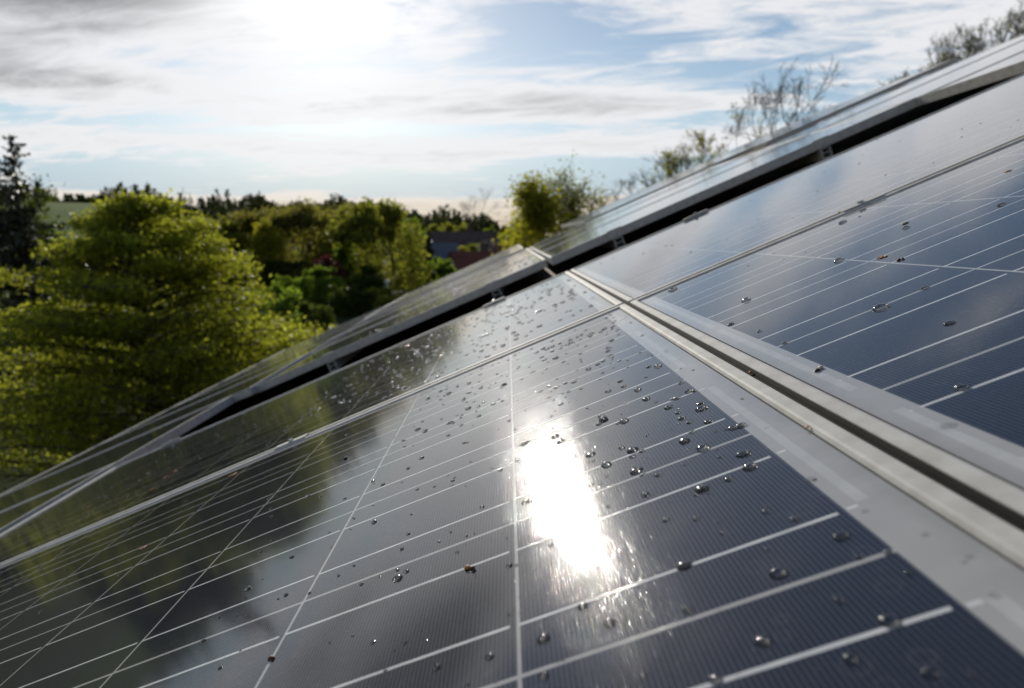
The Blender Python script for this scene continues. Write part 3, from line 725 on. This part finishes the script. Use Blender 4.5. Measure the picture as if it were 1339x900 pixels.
def dens_uv(n, u0, u1, v0, v1, rlo, rhi, acc):
    for _ in range(n): acc.append((rnd.uniform(u0, u1), rnd.uniform(v0, v1), rlo * (rhi / rlo) ** (rnd.random() ** 1.7)))
rest = []
dens_uv(45, .25, 1.0, .7, 3.2, .0013, .0046, drops)
dens_uv(25, .2, 1.0, 3.2, 5.0, .002, .0042, drops)
dens_uv(120, -.9, 1.12, 3.2, 5.15, .0016, .0042, rest)
dens_uv(110, -1.6, 1.12, 1.0, 3.2, .0010, .0032, rest)
dens_uv(70, -4.5, 1.0, .2, 4.8, .0009, .0026, rest)
dens_uv(280, -1.6, 1.1, 5.6, 11.4, .0026, .0058, rest)
dens_uv(120, -3.2, -1.4, 5.6, 11.4, .0020, .0042, rest)
dens_uv(80, -7.5, -3.0, 5.6, 11.3, .0013, .0036, rest)
dens_uv(45, -8.8, -4.0, -1.0, 5.0, .0010, .0024, rest)
dens_uv(80, 1.5, 7.0, 1.2, 11.3, .0011, .0028, rest)
dens_uv(50, -.6, 1.12, -.9, 1.2, .0008, .0022, rest)
dens_uv(420, -5.5, 1.0, 19.4, 36.5, .0030, .0080, rest)
def okay(q): return abs(q[1] - 5.29) > .14 and abs(q[0] - 1.25) > .12
rest = [q for q in rest if okay(q)]
def seen(q):
    return q[2] / max(.1, (plane(q[0], q[1]) - CAM).length)
rest.sort(key=seen, reverse=True)
drops = [q for q in drops if okay(q)]
single = drops + rest[:300 - len(drops)]; many = rest[300 - len(drops):]
for i, (u, v, r_) in enumerate(single):
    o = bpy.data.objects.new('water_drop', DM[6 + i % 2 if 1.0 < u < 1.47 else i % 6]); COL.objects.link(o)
    o.location = plane(u, v); o.rotation_euler = Matrix.Rotation(-TILT, 3, 'Y').to_euler()
    o.rotation_euler = (Matrix.Rotation(-TILT, 3, 'Y') @ Matrix.Rotation(rnd.uniform(0, 6.28), 3, 'Z')).to_euler()
    o.scale = (r_ * rnd.uniform(.9, 1.25), r_, r_)
    if v > 19: lb = 'tiny water drop glinting on the panels beyond the dark opening'
    elif u > 1.25: lb = 'clear water drop on the bluish and pale panels right of the long gap'
    elif v > 5.3: lb = 'small water drop on the panel between the narrow gap and the dark opening'
    else: lb = 'clear round water drop on the glare panel in the foreground'
    tag(o, lb, 'water drop', lb.replace('water drop', 'water drops').replace('a clear', 'clear'))
mv = []; mf = []
def emit(u, v, r_, i):
    me = DM[i % 6]; k = len(mv); c = plane(u, v); a = rnd.uniform(0, 6.28); ca, sa = math.cos(a), math.sin(a)
    for q in me.vertices:
        x, y, z = q.co * r_; X, Y = x * ca - y * sa, x * sa + y * ca
        mv.append((c.x + X * CT - z * ST, c.y + Y, c.z + X * ST + z * CT))
    for p in me.polygons: mf.append(tuple(k + j for j in p.vertices))
for i, (u, v, r_) in enumerate(many): emit(u, v, r_, i)
# the fine spray of beads around the reflected sun
for i in range(1500):
    u, v = rnd.gauss(.28, .16), rnd.gauss(.62, .75)
    if -1 < v < 5 and u < 1.0: emit(u, v, rnd.uniform(.00025, .00055), i)
o = mesh_obj('fine_water_drops', mv, mf, M_water, smooth=True); tag(o, 'fine spray of tiny water beads scattered over the wet panels', 'water drops', kind='stuff')

# ------------------------------------------------------------------ bud scales and husks fallen on the glass
def scrap(x, y, px_w, m, label, seed, kind='scrap', cat='bud scale', lift=0.0, fixed=None):
    rs = np.random.default_rng(seed); u, v = on_panel(x, y); c = plane(u, v, lift)
    dep = (c - CAM).dot(MW @ Vector((0, 0, 1))); s_ = px_w * dep / FPX
    o = empty(kind, c, (Matrix.Rotation(-TILT, 3, 'Y') @ Matrix.Rotation(rs.uniform(0, 6.28), 3, 'Z')).to_euler()); tag(o, label, cat)
    def lobe(cx_, cy_, cz_, a, L, wd, hgt, curl, mm, nm):
        vs = []; fs = []; n, k = 7, 9
        for i in range(k):
            q = i / (k - 1); r_ = math.sin(math.pi * min(.97, max(.03, q))) ** .7
            for j in range(n):
                t_ = 2 * math.pi * j / n; lx_ = (q - .5) * L; ly_ = wd * r_ * math.cos(t_) * (1 + .2 * rs.normal() * .5); lz_ = hgt * r_ * (1 + math.sin(t_)) + curl * (q - .5) ** 2 * L
                vs.append((cx_ + lx_ * math.cos(a) - ly_ * math.sin(a), cy_ + lx_ * math.sin(a) + ly_ * math.cos(a), cz_ + lz_))
        for i in range(k - 1):
            for j in range(n): fs.append((i * n + j, i * n + (j + 1) % n, (i + 1) * n + (j + 1) % n, (i + 1) * n + j))
        fs += [tuple(range(n - 1, -1, -1)), tuple(range((k - 1) * n, k * n))]
        mesh_obj(nm, vs, fs, mm, o, smooth=True)
    if kind == 'seed_husk':
        lobe(-.22 * s_, 0, 0, .3, .55 * s_, .17 * s_, .13 * s_, .1, m, 'husk'); lobe(.22 * s_, .05 * s_, 0, -.2, .5 * s_, .15 * s_, .12 * s_, .1, M_darkseed, 'seed')
        lobe(.25 * s_, -.18 * s_, 0, .5, .5 * s_, .07 * s_, .01 * s_, .3, M_paleseed, 'wing')
    elif kind == 'seed':
        lobe(0, 0, 0, .3, .9 * s_, .26 * s_, .2 * s_, .1, m, 'husk')
    else:
        for i in range(4): lobe(rs.normal() * .16 * s_, rs.normal() * .16 * s_, 0, rs.uniform(0, 6.28), .6 * s_, .13 * s_, .05 * s_, rs.uniform(.1, .6), m, 'petal')
        lobe(0, 0, 0, rs.uniform(0, 6.28), 1.0 * s_, .02 * s_, .02 * s_, .5, M_darkseed, 'stalk')
scrap(304, 622, 16, M_orange, 'orange blossom scrap just below the narrow gap at left', 1, 'blossom_scrap')
scrap(188, 717, 12, M_rust, 'rust-red bud scrap on the dark left part of the glare panel', 2, 'blossom_scrap')
scrap(157, 752, 9, M_brown, 'small pale-brown bud scrap low at the left of the glare panel', 3, 'blossom_scrap')
scrap(217, 624, 11, M_rust, 'lower rust-red scrap of the pair above the narrow gap at left', 4, 'blossom_scrap')
scrap(229, 617, 11, M_rust, 'upper rust-red scrap of the pair above the narrow gap at left', 5, 'blossom_scrap')
scrap(200, 640, 8, M_orange, 'small orange scrap touching the frame under the rust-red pair', 6, 'blossom_scrap')
scrap(186, 613, 8, M_rust, 'small reddish scrap left of the rust-red pair', 7, 'blossom_scrap')
scrap(114, 664, 7, M_orange, 'tiny orange scrap alone on the lower left of the second panel', 8, 'blossom_scrap')
scrap(615, 745, 22, M_orange, 'brown and amber winged seed husk lying left of the sun glare', 9, 'seed_husk', 'seed husk')
scrap(355, 862, 12, M_brown, 'dark brown seed on a thin white line at the bottom left', 10, 'seed', 'seed')
scrap(452, 600, 7, M_darkseed, 'small black seed on the grey reflection near the narrow gap', 11, 'seed', 'seed')
scrap(1153, 337, 13, M_orange, 'flat amber bud scale on the bluish panel', 12, 'blossom_scrap')
scrap(1178, 340, 10, M_brown, 'brown and white husk right of the amber bud scale', 13, 'seed_husk', 'seed husk')
scrap(1185, 292, 12, M_darkseed, 'dark twig-like scrap above the amber bud scale', 14, 'blossom_scrap')
scrap(1318, 224, 11, M_orange, 'yellowish scrap near the right edge below the narrow gap', 15, 'blossom_scrap')
scrap(1071, 484, 17, M_paleseed, 'pale brown moth-like husk on the edge of the bluish panel', 16, 'seed_husk', 'seed husk')
scrap(1057, 563, 11, M_rust, 'red-brown sprig stuck on the near frame of the long gap', 17, 'blossom_scrap', lift=.012)
scrap(983, 491, 8, M_rust, 'red bud caught at the rim of the long dark gap', 18, 'seed', 'bud', lift=.012)
